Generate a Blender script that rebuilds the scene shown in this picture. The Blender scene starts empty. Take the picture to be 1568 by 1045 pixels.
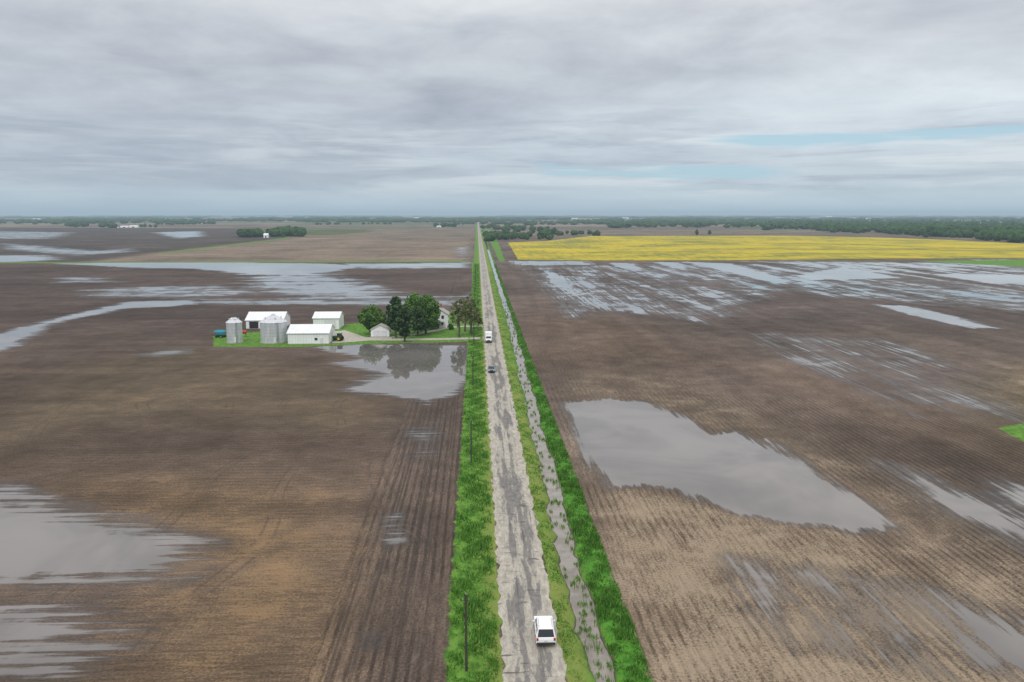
import bpy, bmesh, math, random
import numpy as np
from mathutils import Vector, Matrix
random.seed(7); rng=np.random.default_rng(7)
sc=bpy.context.scene
R=math.radians
# ------------------------------------------------------------------ camera (drone, 43 m up)
H=43.0; PITCH=9.06; YAW=2.49; CX=-5.15
cam=bpy.data.cameras.new("camera"); camo=bpy.data.objects.new("camera",cam); sc.collection.objects.link(camo)
camo.location=(CX,0,H); camo.rotation_euler=(R(90-PITCH),0,R(-YAW))
cam.lens=28; cam.sensor_width=36; cam.clip_start=0.5; cam.clip_end=90000
sc.camera=camo
sc.view_settings.view_transform='Standard'
try: sc.view_settings.look='None'
except: pass
sc.view_settings.exposure=0
F=1219.6
def S(u,v,z=0.0):
    """photogrammetric survey: photo measurement -> metres on the level plain (x across road, y along road)"""
    xc=(u-784)/F; yc=(522.5-v)/F; s,c=math.sin(R(PITCH)),math.cos(R(PITCH))
    t=(H-z)/(s-yc*c); X=t*xc; Y=t*(c+yc*s)
    p=R(YAW)
    return (CX+X*math.cos(p)+Y*math.sin(p), -X*math.sin(p)+Y*math.cos(p))
# ------------------------------------------------------------------ node helpers
class NT:
    def __init__(s,nt): s.nt=nt; s.n=nt.nodes; s.l=nt.links
    def put(s,sock,v):
        if isinstance(v,bpy.types.NodeSocket): s.l.new(v,sock)
        elif v is not None:
            if isinstance(v,(tuple,list)) and len(v)==3 and sock.type=='RGBA': v=(*v,1)
            sock.default_value=v
    def math(s,op,a,b=None,c=None,clamp=False):
        n=s.n.new('ShaderNodeMath'); n.operation=op; n.use_clamp=clamp
        s.put(n.inputs[0],a)
        if b is not None: s.put(n.inputs[1],b)
        if c is not None: s.put(n.inputs[2],c)
        return n.outputs[0]
    def xyz(s,x,y,z=0.0):
        n=s.n.new('ShaderNodeCombineXYZ'); s.put(n.inputs[0],x); s.put(n.inputs[1],y); s.put(n.inputs[2],z); return n.outputs[0]
    def sep(s,v):
        n=s.n.new('ShaderNodeSeparateXYZ'); s.l.new(v,n.inputs[0]); return n.outputs
    def noise(s,vec,scale=1,detail=4,rough=.55,dist=0):
        n=s.n.new('ShaderNodeTexNoise'); s.l.new(vec,n.inputs['Vector'])
        n.inputs['Scale'].default_value=scale; n.inputs['Detail'].default_value=detail; n.inputs['Roughness'].default_value=rough
        n.inputs['Distortion'].default_value=dist
        return n.outputs['Fac']
    def mix(s,f,a,b,mode='MIX'):
        n=s.n.new('ShaderNodeMix'); n.data_type='RGBA'; n.blend_type=mode; n.clamp_factor=True
        s.put(n.inputs[0],f); s.put(n.inputs[6],a); s.put(n.inputs[7],b); return n.outputs[2]
    def fmix(s,f,a,b):
        n=s.n.new('ShaderNodeMix'); n.data_type='FLOAT'; s.put(n.inputs[0],f); s.put(n.inputs[2],a); s.put(n.inputs[3],b); return n.outputs[0]
    def ss(s,v,lo,hi,a=0.0,b=1.0,smooth=True):
        n=s.n.new('ShaderNodeMapRange'); n.interpolation_type='SMOOTHSTEP' if smooth else 'LINEAR'
        s.put(n.inputs[0],v); s.put(n.inputs[1],lo); s.put(n.inputs[2],hi); s.put(n.inputs[3],a); s.put(n.inputs[4],b); return n.outputs[0]
    def attr(s,name):
        n=s.n.new('ShaderNodeAttribute'); n.attribute_name=name; return n
    def pos(s):
        return s.n.new('ShaderNodeNewGeometry').outputs['Position']
    def obj(s):
        return s.n.new('ShaderNodeTexCoord').outputs['Object']
def newmat(name):
    m=bpy.data.materials.new(name); m.use_nodes=True; nt=NT(m.node_tree)
    return m,nt,m.node_tree.nodes['Principled BSDF']
def mat(name,col,rough=.7,metal=0,var=.15,scale=2.0,spec=.4):
    m,n,b=newmat(name)
    f=n.noise(n.obj(),scale,3,.6)
    f=n.ss(f,.3,.7,1-var,1+var,False)
    c=n.mix(1.0,(*col,1),n.xyz(f,f,f),'MULTIPLY')
    n.put(b.inputs['Base Color'],c); b.inputs['Roughness'].default_value=rough; b.inputs['Metallic'].default_value=metal
    b.inputs['Specular IOR Level'].default_value=spec
    return m
# ------------------------------------------------------------------ object helpers
def link(o,parent=None):
    sc.collection.objects.link(o)
    if parent: o.parent=parent
    return o
def empty(name,x=0,y=0,z=0,rz=0):
    e=bpy.data.objects.new(name,None); e.empty_display_size=.5; e.location=(x,y,z); e.rotation_euler=(0,0,rz); return link(e)
def mobj(name,verts,faces,m,parent=None,smooth=False):
    me=bpy.data.meshes.new(name); me.from_pydata([tuple(v) for v in verts],[],[tuple(f) for f in faces]); me.update()
    if m: me.materials.append(m)
    if smooth:
        me.polygons.foreach_set('use_smooth',[True]*len(me.polygons))
    return link(bpy.data.objects.new(name,me),parent)
def npmesh(name,V,Fc,m,parent=None,smooth=False,col=None):
    """V (n,3), Fc (k,3|4)"""
    me=bpy.data.meshes.new(name); k=Fc.shape[1]
    me.vertices.add(len(V)); me.vertices.foreach_set('co',V.astype(np.float32).ravel())
    me.loops.add(Fc.size); me.loops.foreach_set('vertex_index',Fc.astype(np.int32).ravel())
    me.polygons.add(len(Fc)); me.polygons.foreach_set('loop_start',np.arange(0,Fc.size,k,dtype=np.int32))
    me.polygons.foreach_set('use_smooth',np.full(len(Fc),smooth))
    me.update(calc_edges=True)
    if col is not None:
        a=me.attributes.new('tone','FLOAT','POINT'); a.data.foreach_set('value',col.astype(np.float32))
    me.materials.append(m)
    return link(bpy.data.objects.new(name,me),parent)
def bev(o,w,seg=2):
    b=o.modifiers.new('b','BEVEL'); b.width=w; b.segments=seg; b.limit_method='ANGLE'; return o
def box(name,c,s,m,parent=None,bevel=0):
    x,y,z=c; a,b,d=s[0]/2,s[1]/2,s[2]/2
    v=[(x+i*a,y+j*b,z+k*d) for k in(-1,1) for j in(-1,1) for i in(-1,1)]
    f=[(0,2,3,1),(4,5,7,6),(0,1,5,4),(2,6,7,3),(0,4,6,2),(1,3,7,5)]
    o=mobj(name,v,f,m,parent)
    if bevel: bev(o,bevel)
    return o
def tube_geo(p,q,r1,r2,n=7):
    p=Vector(p);q=Vector(q);d=(q-p).normalized(); a=d.orthogonal().normalized(); b=d.cross(a)
    V=[];Fs=[]
    for c,r in((p,r1),(q,r2)):
        for i in range(n):
            t=2*math.pi*i/n; V.append(c+a*math.cos(t)*r+b*math.sin(t)*r)
    for i in range(n):
        j=(i+1)%n; Fs.append((i,j,n+j,n+i))
    Fs.append(tuple(range(n))[::-1]); Fs.append(tuple(range(n,2*n)))
    return V,Fs
def tubes(name,segs,m,parent=None,n=7,smooth=True):
    V=[];Fs=[]
    for p,q,a,b in segs:
        v,f=tube_geo(p,q,a,b,n); o=len(V); V+=v; Fs+=[tuple(i+o for i in t) for t in f]
    return mobj(name,V,Fs,m,parent,smooth=False)
def prism(name,prof,x0,x1,m,parent=None,bevel=0):
    """profile in (y,z) extruded along x"""
    n=len(prof); V=[(x0,y,z) for y,z in prof]+[(x1,y,z) for y,z in prof]
    Fs=[(i,(i+1)%n,n+(i+1)%n,n+i) for i in range(n)]+[tuple(range(n))[::-1],tuple(range(n,2*n))]
    o=mobj(name,V,Fs,m,parent)
    bm=bmesh.new(); bm.from_mesh(o.data); bmesh.ops.recalc_face_normals(bm,faces=bm.faces); bm.to_mesh(o.data); bm.free()
    if bevel: bev(o,bevel)
    return o
def sheet(name,pts,z,m,parent=None):
    return mobj(name,[(x,y,z) for x,y in pts],[tuple(range(len(pts)))],m,parent)
# ------------------------------------------------------------------ world
w=bpy.data.worlds.new("World"); sc.world=w; w.use_nodes=True; n=NT(w.node_tree)
bg=w.node_tree.nodes['Background']; bg.inputs['Strength'].default_value=0.1
SUN_EL,SUN_AZ=52,200
sky=n.n.new('ShaderNodeTexSky'); sky.sky_type='NISHITA'; sky.sun_disc=False; sky.sun_elevation=R(SUN_EL); sky.sun_rotation=R(SUN_AZ)
d=n.n.new('ShaderNodeTexCoord').outputs['Generated']; x,y,z=n.sep(d)
zp=n.math('MAXIMUM',z,0.0)
zc=n.math('ADD',zp,0.14)
px=n.math('DIVIDE',x,zc); py=n.math('DIVIDE',y,zc)
cp=n.xyz(px,py,0)
n1=n.noise(cp,1.5,6,.56,.35)
n2=n.noise(n.xyz(n.math('MULTIPLY',px,.8),n.math('ADD',py,7.3),2.0),.8,4,.5,.3)
n5=n.noise(n.xyz(n.math('MULTIPLY',x,9),n.math('MULTIPLY',z,26),4.0),1.0,5,.6,.3)
n3=n.noise(n.xyz(n.math('MULTIPLY',x,3.2),n.math('MULTIPLY_ADD',z,38,3.1),5.0),1.0,5,.6,.35)
rmp=n.n.new('ShaderNodeValToRGB'); n.l.new(zp,rmp.inputs[0])
cr=rmp.color_ramp; stops=[(0,(.46,.57,.66)),(.02,(.50,.60,.68)),(.045,(.47,.54,.62)),(.10,(.45,.50,.58)),(.16,(.53,.57,.63)),(.235,(.62,.65,.695)),(.32,(.80,.82,.85)),(.5,(1.05,1.07,1.1)),(1,(1.3,1.3,1.3))]
cr.elements[0].position=0; cr.elements[0].color=(*stops[0][1],1); cr.elements[1].position=1; cr.elements[1].color=(1.3,1.3,1.3,1)
for p_,c_ in stops[1:-1]:
    e=cr.elements.new(p_); e.color=(*c_,1)
sh=n.math('ADD',n.math('MULTIPLY',n.math('SUBTRACT',n1,.5),.9),n.math('MULTIPLY',n.math('SUBTRACT',n2,.5),.85))
sh=n.math('ADD',sh,n.math('MULTIPLY',n.math('SUBTRACT',n5,.5),.38))
amp=n.ss(zp,0.01,.1,.3,1.0)
azr=n.math('ADD',n.ss(x,-.5,.5,-.08,.10),n.math('MULTIPLY',n.ss(x,.1,.5),n.math('MULTIPLY',n.ss(zp,.03,.07,0,.20),n.ss(zp,.24,.1))))
sh=n.math('ADD',n.math('MULTIPLY',sh,amp),azr)
sh=n.math('ADD',sh,1.04)
sh=n.math('MAXIMUM',sh,.74)
cloud=n.mix(1.0,rmp.outputs[0],n.xyz(sh,sh,n.math('MULTIPLY_ADD',sh,.82,.18)),'MULTIPLY')
low=n.math('MULTIPLY',n.ss(zp,.012,.035),n.ss(zp,.15,.085))
brk=n.math('MULTIPLY',n.ss(n3,.49,.64),low)
cloud=n.mix(n.math('MULTIPLY',brk,n.ss(x,-.5,.4,.3,.9)),cloud,(.73,.79,.83,1))
drk=n.math('MULTIPLY',n.ss(n3,.48,.36),low)
cloud=n.mix(n.math('MULTIPLY',drk,.5),cloud,(.36,.415,.50,1))
n4=n.noise(n.xyz(n.math('MULTIPLY',x,5),n.math('MULTIPLY',z,60),11.0),1,5,.6,.5)
g1=n.math('MULTIPLY',n.math('MULTIPLY',n.ss(x,.22,.36),n.ss(x,.64,.52)),n.ss(n.math('ABSOLUTE',n.math('SUBTRACT',zp,.084)),.016,.0))
g2=n.math('MULTIPLY',n.math('MULTIPLY',n.ss(x,.02,.12),n.ss(x,.48,.30)),n.ss(n.math('ABSOLUTE',n.math('SUBTRACT',zp,.050)),.020,.0))
gap=n.math('ADD',n.math('ADD',g1,n.math('MULTIPLY',g2,.95)),n.math('MULTIPLY',n.math('SUBTRACT',n4,.5),2.6))
gap=n.math('MULTIPLY',n.ss(gap,.42,1.0),n.ss(zp,.02,.035))
nish=n.mix(1.0,sky.outputs[0],(.1,.1,.1,1),'MULTIPLY')
gapc=n.mix(.8,nish,(.42,.66,.80,1))
cloud=n.mix(n.math('MULTIPLY',gap,.85),cloud,gapc)
cl10=n.mix(1.0,cloud,(10,10,10,1),'MULTIPLY')
fin=n.mix(.96,sky.outputs[0],cl10)
n.l.new(fin,bg.inputs['Color'])
sun=bpy.data.lights.new("sun",'SUN'); sun.energy=1.25; sun.angle=R(15); sun.color=(1,.96,.9)
so=link(bpy.data.objects.new("sun",sun)); so.rotation_euler=(R(90-SUN_EL),0,R(180-SUN_AZ)); so.location=(0,0,300)
# ------------------------------------------------------------------ haze (thin absorbing layer over the plain; its own blue glow imitates scattered daylight)
hm=bpy.data.materials.new("haze"); hm.use_nodes=True; nt=hm.node_tree; nt.nodes.clear()
out=nt.nodes.new('ShaderNodeOutputMaterial'); ab=nt.nodes.new('ShaderNodeVolumeAbsorption'); em=nt.nodes.new('ShaderNodeEmission'); ad=nt.nodes.new('ShaderNodeAddShader')
SG=1/10500
ab.inputs['Color'].default_value=(0,0,0,1); ab.inputs['Density'].default_value=SG
em.inputs['Color'].default_value=(.36,.47,.56,1); em.inputs['Strength'].default_value=SG
nt.links.new(ab.outputs[0],ad.inputs[0]); nt.links.new(em.outputs[0],ad.inputs[1]); nt.links.new(ad.outputs[0],out.inputs['Volume'])
box("haze",(0,0,60),(80000,80000,140),hm)
# ------------------------------------------------------------------ ground sheet
def grow(a,b,r0,step0):
    L=[a]
    while L[-1]<b: L.append(L[-1]+max(step0,abs(L[-1])*r0))
    return L
def ditch_c(Y):
    return 6.3+np.clip((Y-68)*.0075,-.3,2.0)+.22*np.sin(Y*.11)+.15*np.sin(Y*.37+1)
DW=1.6; WL=-.76
ys=[-3000,-1200,-500,-200,-80,-20,20]+grow(45,3600,.008,.8)
ys+=grow(ys[-1]*1.03,43000,.04,50)[0:]
xr=list(np.arange(0,3.4,.8))+list(np.arange(3.5,12.2,.33))+grow(12.6,3000,.012,.9); xr+=grow(xr[-1]*1.04,43000,.08,50)
xl=[-a for a in (grow(.8,3000,.012,.8))]; xl+=[-a for a in grow(-xl[-1]*1.04,43000,.08,50)]
xs=np.array(sorted(xl+xr)); ys=np.array(ys)
GX,GY=np.meshgrid(xs,ys); nx,ny=len(xs),len(ys)
PX=GX.ravel(); PY=GY.ravel()
Z=np.zeros_like(PX)
near=(PX>1)&(PX<14)&(PY>0)&(PY<2600)
c=ditch_c(PY)
yk=np.arange(0,2610,2.3); rl=rng.normal(0,1,len(yk)).clip(-1.6,1.6); rr2=rng.normal(0,1,len(yk)).clip(-1.6,1.6)
bank=np.where(PX<c,np.interp(PY,yk,rl),np.interp(PY,yk+.9,rr2))
dz=-1.35*np.exp(-((PX-c)/(DW*(1+.22*bank)))**2)+rng.normal(0,.05,len(PX))*np.exp(-((PX-c)/1.8)**2)
Z=np.where(near,dz,Z)
Z=np.where((PX<-3)&(PX>-8.4)&(PY<3000)&(PY>0),-.25*np.sin((PX+3)/-5.4*math.pi)**2,Z)
V=np.stack([PX,PY,Z],1)
def sd(poly):
    """signed distance (positive inside) on the grid, limited to a padded bbox"""
    P=np.array(poly); d=np.full(len(PX),-1e6)
    ext=max(np.ptp(P[:,0]),np.ptp(P[:,1])); pad=40+.1*ext
    m=(PX>P[:,0].min()-pad)&(PX<P[:,0].max()+pad)&(PY>P[:,1].min()-pad)&(PY<P[:,1].max()+pad)
    X=PX[m];Y=PY[m]; D=np.full(len(X),1e9); ins=np.zeros(len(X),bool); k=len(P)
    for i in range(k):
        a=P[i];b=P[(i+1)%k]; e=b-a; L=(e@e)+1e-9
        t=np.clip(((X-a[0])*e[0]+(Y-a[1])*e[1])/L,0,1)
        D=np.minimum(D,np.hypot(X-a[0]-t*e[0],Y-a[1]-t*e[1]))
        cnd=((a[1]>Y)!=(b[1]>Y))
        with np.errstate(divide='ignore',invalid='ignore'):
            xi=(b[0]-a[0])*(Y-a[1])/(b[1]-a[1]+1e-12)+a[0]
        ins^=cnd&(X<xi)
    d[m]=np.where(ins,D,-D); return d
T=np.zeros((len(PX),3)); RES=np.zeros(len(PX)); WET=np.zeros(len(PX)); GR=np.zeros(len(PX))
left=PX<0
T[left]=(.105,.083,.070); T[~left]=(.110,.090,.078)
pal=[(.12,.10,.085),(.18,.155,.12),(.15,.13,.105),(.08,.11,.045),(.20,.175,.14),(.10,.085,.075),(.09,.12,.05)]
cellx=np.floor(PX/805).astype(int); celly=np.floor(PY/560).astype(int)
hsh=np.abs(np.sin(cellx*127.1+celly*311.7)*43758.5)%1
pa=np.array(pal)[(hsh*len(pal)).astype(int)%len(pal)]
far=(PY>1500)
T[far]=pa[far]
def paint(pix,col,soft=6,res=None,k=1,raw=False):
    d=sd(pix if raw else [S(*p) for p in pix]); f=np.clip(.5+d/(2*soft),0,1)*k
    if col is not None: T[:]=T*(1-f[:,None])+np.array(col)*f[:,None]
    if res is not None: RES[:]=RES*(1-f)+res*f
def wet(pix,level,soft):
    d=sd([S(*p) for p in pix]); f=np.clip(.5+d/(2*soft),0,1)*level; np.maximum(WET,f,out=WET)
def green(pix,soft=3,k=1):
    d=sd([S(*p) for p in pix]); f=np.clip(.5+d/(2*soft),0,1)*k; np.maximum(GR,f,out=GR)
# left
paint([(-300,1200),(-300,640),(60,600),(420,640),(690,640),(690,1200)],(.112,.086,.066),14,.22)
paint([(120,740),(300,740),(480,770),(540,900),(480,1000),(330,1100),(100,1100),(230,960),(330,880)],(.130,.096,.064),9,.48)
paint([(-200,560),(500,545),(690,620),(690,760),(430,700),(-200,690)],(.090,.070,.057),12,.12)
paint([(300,530),(120,560),(-100,700),(200,640),(520,660),(620,640),(500,570)],(.125,.102,.070),10,.3,.7)
paint([(600,620),(712,615),(680,1200),(520,1200),(560,860)],(.080,.065,.056),3.5,.08,.8)
paint([(-300,405),(-300,560),(200,500),(690,500),(720,420),(722,402)],(.080,.063,.056),20,.05)
paint([(-600,346),(360,350),(440,364),(240,386),(130,402),(-600,402)],(.072,.062,.058),14,0)
paint([(140,401),(245,387),(440,366),(560,356),(640,349),(728,349),(721,401),(480,402)],(.180,.150,.120),10,.2)
paint([(560,349),(728,349),(724,366),(600,372)],(.16,.135,.108),15,.2)
paint([(728,347),(440,347),(440,352),(728,350)],(.12,.13,.08),20,.2)
# right
paint([(880,1200),(860,560),(1000,560),(1568,800),(2400,1100),(2400,1300)],(.138,.112,.087),10,.4)
paint([(985,1200),(915,750),(1060,775),(1300,830),(1500,900),(1700,1200)],(.190,.152,.113),5,.8)
paint([(790,560),(820,450),(1000,500),(1300,640),(1568,760),(1700,700),(1200,560)],(.125,.094,.070),16,.25,.7)
paint([(780,404),(1568,404),(2600,430),(2600,520),(1500,500),(850,480)],(.092,.076,.070),20,.05)
paint([(1500,600),(1568,560),(1900,600),(1900,720),(1568,690)],(.13,.108,.070),12,.5)
paint([(778,371),(850,362),(1568,352),(2400,352),(2600,402),(1568,400),(800,402)],(.13,.11,.085),16,.1)
paint([(770,373),(795,372),(850,371),(800,385)],(.18,.145,.11),6,.1)
T*=np.array([.95,.885,.84])
green([(741,350),(752,352),(764,372),(774,401),(764,401)],3,.85)
green([(1400,400),(1568,398),(2400,405),(2400,418),(1568,409)],5,.9)
green([(1526,655),(1568,649),(1700,640),(1700,700),(1568,677)],1.2)
green([(235,388),(440,364),(450,365),(250,389)],3,.6)
green([(-100,402),(130,401),(722,400),(722,402),(130,403),(-100,404)],2,.62)
green([(722,402),(726,500),(737,500),(735,402)],1.0,.9)
green([(326,531),(326,514),(440,505),(560,494),(735,496),(738,523),(560,527),(440,532)],1.5,1)
green([(716,524),(740,524),(741,560),(716,560)],1,1)
green([(560,494),(730,494),(735,470),(700,475),(640,488)],2,.9)
# water, left
wet([(-400,735),(0,750),(120,783),(220,803),(318,838),(300,872),(250,895),(170,905),(-400,905)],.84,7)
wet([(-400,905),(150,913),(225,950),(210,1000),(160,1080),(-400,1090)],.58,7)
wet([(-200,722),(30,735),(60,760),(-200,770)],.55,4)
wet([(468,531),(560,527),(640,528),(716,529),(717,560),(714,585),(690,606),(655,618),(612,608),(560,602),(520,597),(600,575),(560,566),(505,556),(560,548)],.93,3.5)
wet([(520,590),(610,560),(640,600),(560,605)],.6,6)
wet([(200,544),(235,537),(292,533),(298,541),(240,546)],.62,5)
wet([(-500,600),(-500,500),(0,512),(60,494),(130,478),(200,462),(300,459),(300,466),(200,473),(120,486),(70,500),(45,520),(0,540)],.9,6)
wet([(290,458),(700,457),(722,448),(722,456),(700,468),(300,466)],.62,12)
wet([(80,404),(240,401),(500,404),(560,408),(480,420),(380,421),(300,412),(200,410)],.9,10)
wet([(380,418),(500,414),(560,430),(600,447),(700,456),(480,462),(360,440)],.60,22)
wet([(510,404),(722,402),(722,411),(560,412)],.68,12)
wet([(90,424),(160,426),(200,432),(80,434)],.58,14)
wet([(120,440),(330,436),(430,450),(300,458),(120,456)],.54,18)
wet([(-300,392),(70,391),(100,398),(20,402),(-300,402)],.72,18)
wet([(230,356),(310,354),(318,362),(270,366)],.64,22)
wet([(0,372),(60,376),(150,384),(200,380),(210,386),(120,392),(0,382)],.58,22)
wet([(-300,350),(120,356),(90,366),(-300,366)],.52,30)
wet([(690,380),(722,376),(721,398),(700,396)],.52,14)
wet([(620,655),(680,640),(670,700),(630,705)],.50,6)
wet([(585,795),(612,785),(620,828),(590,845)],.60,3)
wet([(560,870),(592,866),(582,894),(558,896)],.58,2.2)
wet([(550,960),(590,960),(580,1000),(550,1000)],.52,3)
# water, right
wet([(861,616),(935,611),(990,616),(1060,645),(1090,665),(1128,660),(1165,680),(1240,715),(1290,748),(1350,785),(1372,808),(1325,815),(1250,806),(1190,806),(1150,790),(1090,773),(1040,751),(985,742),(935,748),(905,712),(880,668)],.94,2.6)
wet([(1170,672),(1200,680),(1245,712),(1225,714)],.75,1.5)
wet([(1100,850),(1180,850),(1235,940),(1230,1000),(1150,960)],.62,4)
wet([(1195,865),(1260,865),(1330,945),(1345,1010),(1250,995)],.68,4)
wet([(1290,870),(1370,890),(1450,970),(1460,1045),(1320,1010)],.60,4)
wet([(1335,705),(1420,722),(1500,756),(1620,800),(1640,880),(1540,830),(1430,785)],.68,5)
wet([(1480,730),(1620,735),(1700,800),(1568,785)],.60,4)
wet([(1380,885),(1480,905),(1600,950),(1680,1060),(1490,1020)],.63,4)
wet([(1338,466),(1390,469),(1470,487),(1530,503),(1490,503),(1410,487)],.85,4)
wet([(1050,401),(1120,404),(1175,418),(1210,432),(1185,435),(1120,418)],.95,8)
wet([(1210,422),(1290,409),(1330,415),(1390,426),(1330,428),(1240,430)],.82,8)
wet([(925,402),(975,404),(985,413),(945,411)],.85,7)
wet([(990,401),(1050,402),(1060,412),(1020,411)],.7,8)
wet([(955,464),(985,470),(992,483),(968,480)],.75,3)
wet([(1420,419),(1520,420),(1700,428),(1700,440),(1500,433)],.85,8)
wet([(780,400),(900,400),(910,406),(790,407)],.68,8)
wet([(1130,400),(1400,402),(1600,404),(1600,409),(1300,412)],.56,12)
wet([(1480,398),(1568,398),(1700,402),(1568,405)],.8,10)
wet([(1380,440),(1450,442),(1700,470),(1700,480),(1480,458)],.60,9)
wet([(795,410),(1000,404),(1600,406),(1900,470),(1568,480),(1200,450),(1090,500),(990,480),(860,480)],.435,15)
wet([(800,412),(920,425),(965,470),(870,490)],.49,12)
wet([(1020,455),(1060,470),(1095,497),(1050,490)],.58,7)
wet([(1120,512),(1300,560),(1400,620),(1440,660),(1290,600),(1180,540)],.42,8)
wet([(1100,500),(1400,520),(1568,600),(1700,700),(1300,600)],.36,14)
Fc=(np.arange(ny-1)[:,None]*nx+np.arange(nx-1)[None,:]).ravel()
Fc=np.stack([Fc,Fc+1,Fc+nx+1,Fc+nx],1)
gm,n,b=newmat("ground_soil")
P=n.pos(); x,y,z=n.sep(P)
rs=n.math('GREATER_THAN',x,0.0)
hl=n.math('MULTIPLY',n.ss(x,-24,-19),n.ss(x,0,-1)) # headland
sel=n.math('GREATER_THAN',x,-21.5)
def vec(ax,ay,o=0): return n.xyz(n.math('MULTIPLY',x,ax),n.math('MULTIPLY',y,ay),o)
# coordinates along / across the working direction of each field
al=n.fmix(rs,x,y); ac=n.fmix(rs,y,n.math('ADD',x,333.0))
al2=n.fmix(sel,x,y); ac2=n.fmix(sel,y,n.math('ADD',x,333.0))
def wv_(a_,c_,ka,kc,o=0): return n.xyz(n.math('MULTIPLY',a_,ka),n.math('MULTIPLY',c_,kc),o)
s1=n.noise(wv_(al,ac,.032,.75,1),1,4,.66,.2); s2=n.noise(wv_(al,ac,.007,.08,4),1,3,.6,.3)
iso=n.noise(vec(.07,.07,8),1,6,.66,.4)
fz=n.ss(y,150,500)
stk=n.fmix(n.fmix(fz,.74,.38),s2,s1)
wa=n.attr('wet').outputs['Fac']
we=n.math('ADD',wa,n.math('MULTIPLY',n.math('SUBTRACT',stk,.5),n.ss(wa,.5,.95,2.0,1.0)))
we=n.math('ADD',we,n.math('MULTIPLY',n.math('SUBTRACT',iso,.5),1.0))
we=n.math('MULTIPLY',we,n.ss(wa,.05,.3))
edge=n.math('MULTIPLY',n.ss(wa,.85,.55),n.ss(y,420,220))
water=n.ss(we,n.fmix(edge,.49,.46),n.fmix(edge,.55,.66))
damp=n.ss(we,.10,.48)
tint=n.attr('tint').outputs['Color']; res=n.attr('res').outputs['Fac']; gat=n.attr('green').outputs['Fac']
big=n.noise(vec(.012,.012,3),1,4,.6,.5); med=n.noise(vec(.12,.12,6),1,5,.65,.3)
strk=n.noise(wv_(al2,ac2,.012,.12,21),1,3,.6,.3)
fine=n.noise(wv_(al2,ac2,.35,2.6,3),1,4,.7)
grit=n.noise(vec(3.2,3.2,2),1,3,.75)
v1=n.math('MULTIPLY',n.ss(big,.3,.7,.64,1.40,False),n.ss(med,.3,.7,.76,1.26,False))
v1=n.math('MULTIPLY',v1,n.ss(strk,.3,.7,.80,1.20,False))
v2=n.math('MULTIPLY',n.ss(fine,.3,.7,.70,1.32,False),n.ss(grit,.3,.7,.58,1.44,False))
wn=n.noise(vec(.02,.02,31),1,2,.5)
warp=n.math('MULTIPLY',n.math('SUBTRACT',wn,.5),16)
rowR=n.math('SINE',n.math('MULTIPLY_ADD',x,2*math.pi/1.15,n.math('MULTIPLY',wn,3.0)))
rowL=n.math('SINE',n.math('MULTIPLY_ADD',y,2*math.pi/1.52,n.math('ADD',warp,n.math('MULTIPLY',med,5.0))))
row=n.fmix(sel,rowL,n.ss(rowR,-.95,.2,-1.3,.6))
rowm=n.math('MULTIPLY',n.ss(y,280,80,0,.20),row)
rowm=n.math('MULTIPLY',rowm,n.fmix(sel,.4,1.0))
v3=n.math('ADD',1.0,n.math('MULTIPLY',rowm,n.ss(n.noise(vec(.05,.05,17),1,3,.6),.36,.58,.15,1.25)))
vv=n.math('MULTIPLY',n.math('MULTIPLY',v1,v2),v3)
soil=n.mix(1.0,tint,n.xyz(vv,vv,vv),'MULTIPLY')
rf=n.math('ADD',n.math('MULTIPLY',n.math('SUBTRACT',grit,.5),2.0),n.math('MULTIPLY',n.math('SUBTRACT',fine,.5),1.4))
rf=n.math('ADD',rf,n.math('MULTIPLY',n.math('SUBTRACT',med,.5),2.0))
rf=n.math('ADD',rf,n.math('MULTIPLY',n.math('SUBTRACT',big,.5),1.6))
rf=n.math('ADD',rf,n.math('MULTIPLY',n.math('SUBTRACT',res,.5),.9))
rfm=n.math('MULTIPLY',n.ss(rf,.0,.5),n.ss(res,0,.3,0,.6))
straw=n.mix(rs,(.26,.165,.085,1),(.32,.255,.18,1))
soil=n.mix(rfm,soil,straw)
# faint turning marks left by machinery on the headland
for (u_,v_,r0,r1,fr) in ((600,835,2,8,5.1),(585,985,2,8,4.3)):
    ax_,ay_=S(u_,v_)
    dd=n.math('SQRT',n.math('ADD',n.math('POWER',n.math('SUBTRACT',x,ax_),2),n.math('POWER',n.math('MULTIPLY',n.math('SUBTRACT',y,ay_),.65),2)))
    rg=n.math('MULTIPLY',n.ss(n.math('SINE',n.math('MULTIPLY_ADD',dd,fr,n.math('MULTIPLY',med,7.0))),.3,.95),n.math('MULTIPLY',n.ss(dd,r0*.3,r0),n.ss(dd,r1,r1*.5)))
    rg=n.math('MULTIPLY',rg,n.ss(iso,.48,.60))
    soil=n.mix(n.math('MULTIPLY',rg,.30),soil,(.19,.165,.145,1))
# wheel tracks: straight on the headland, wandering out in the field
trk=n.noise(vec(1.3,.012,12),1,2,.6,.1)
trk=n.math('MULTIPLY',n.ss(trk,.55,.64),n.math('MULTIPLY',hl,.6))
wx=n.math('ADD',x,n.math('MULTIPLY',n.math('SUBTRACT',n.noise(vec(.012,.012,41),1,1,.5),.5),70))
wt=n.math('ABSOLUTE',n.math('SUBTRACT',n.math('FRACT',n.math('DIVIDE',wx,17.0)),.5))
wt2=n.math('ABSOLUTE',n.math('SUBTRACT',n.math('FRACT',n.math('ADD',n.math('DIVIDE',wx,17.0),.12)),.5))
wtm=n.math('MULTIPLY',n.math('MAXIMUM',n.ss(wt,.02,.008),n.ss(wt2,.02,.008)),n.math('MULTIPLY',n.ss(y,330,140),n.ss(strk,.46,.56)))
wtm=n.math('MULTIPLY',wtm,n.math('MULTIPLY',n.math('SUBTRACT',1.0,rs),.30))
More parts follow.
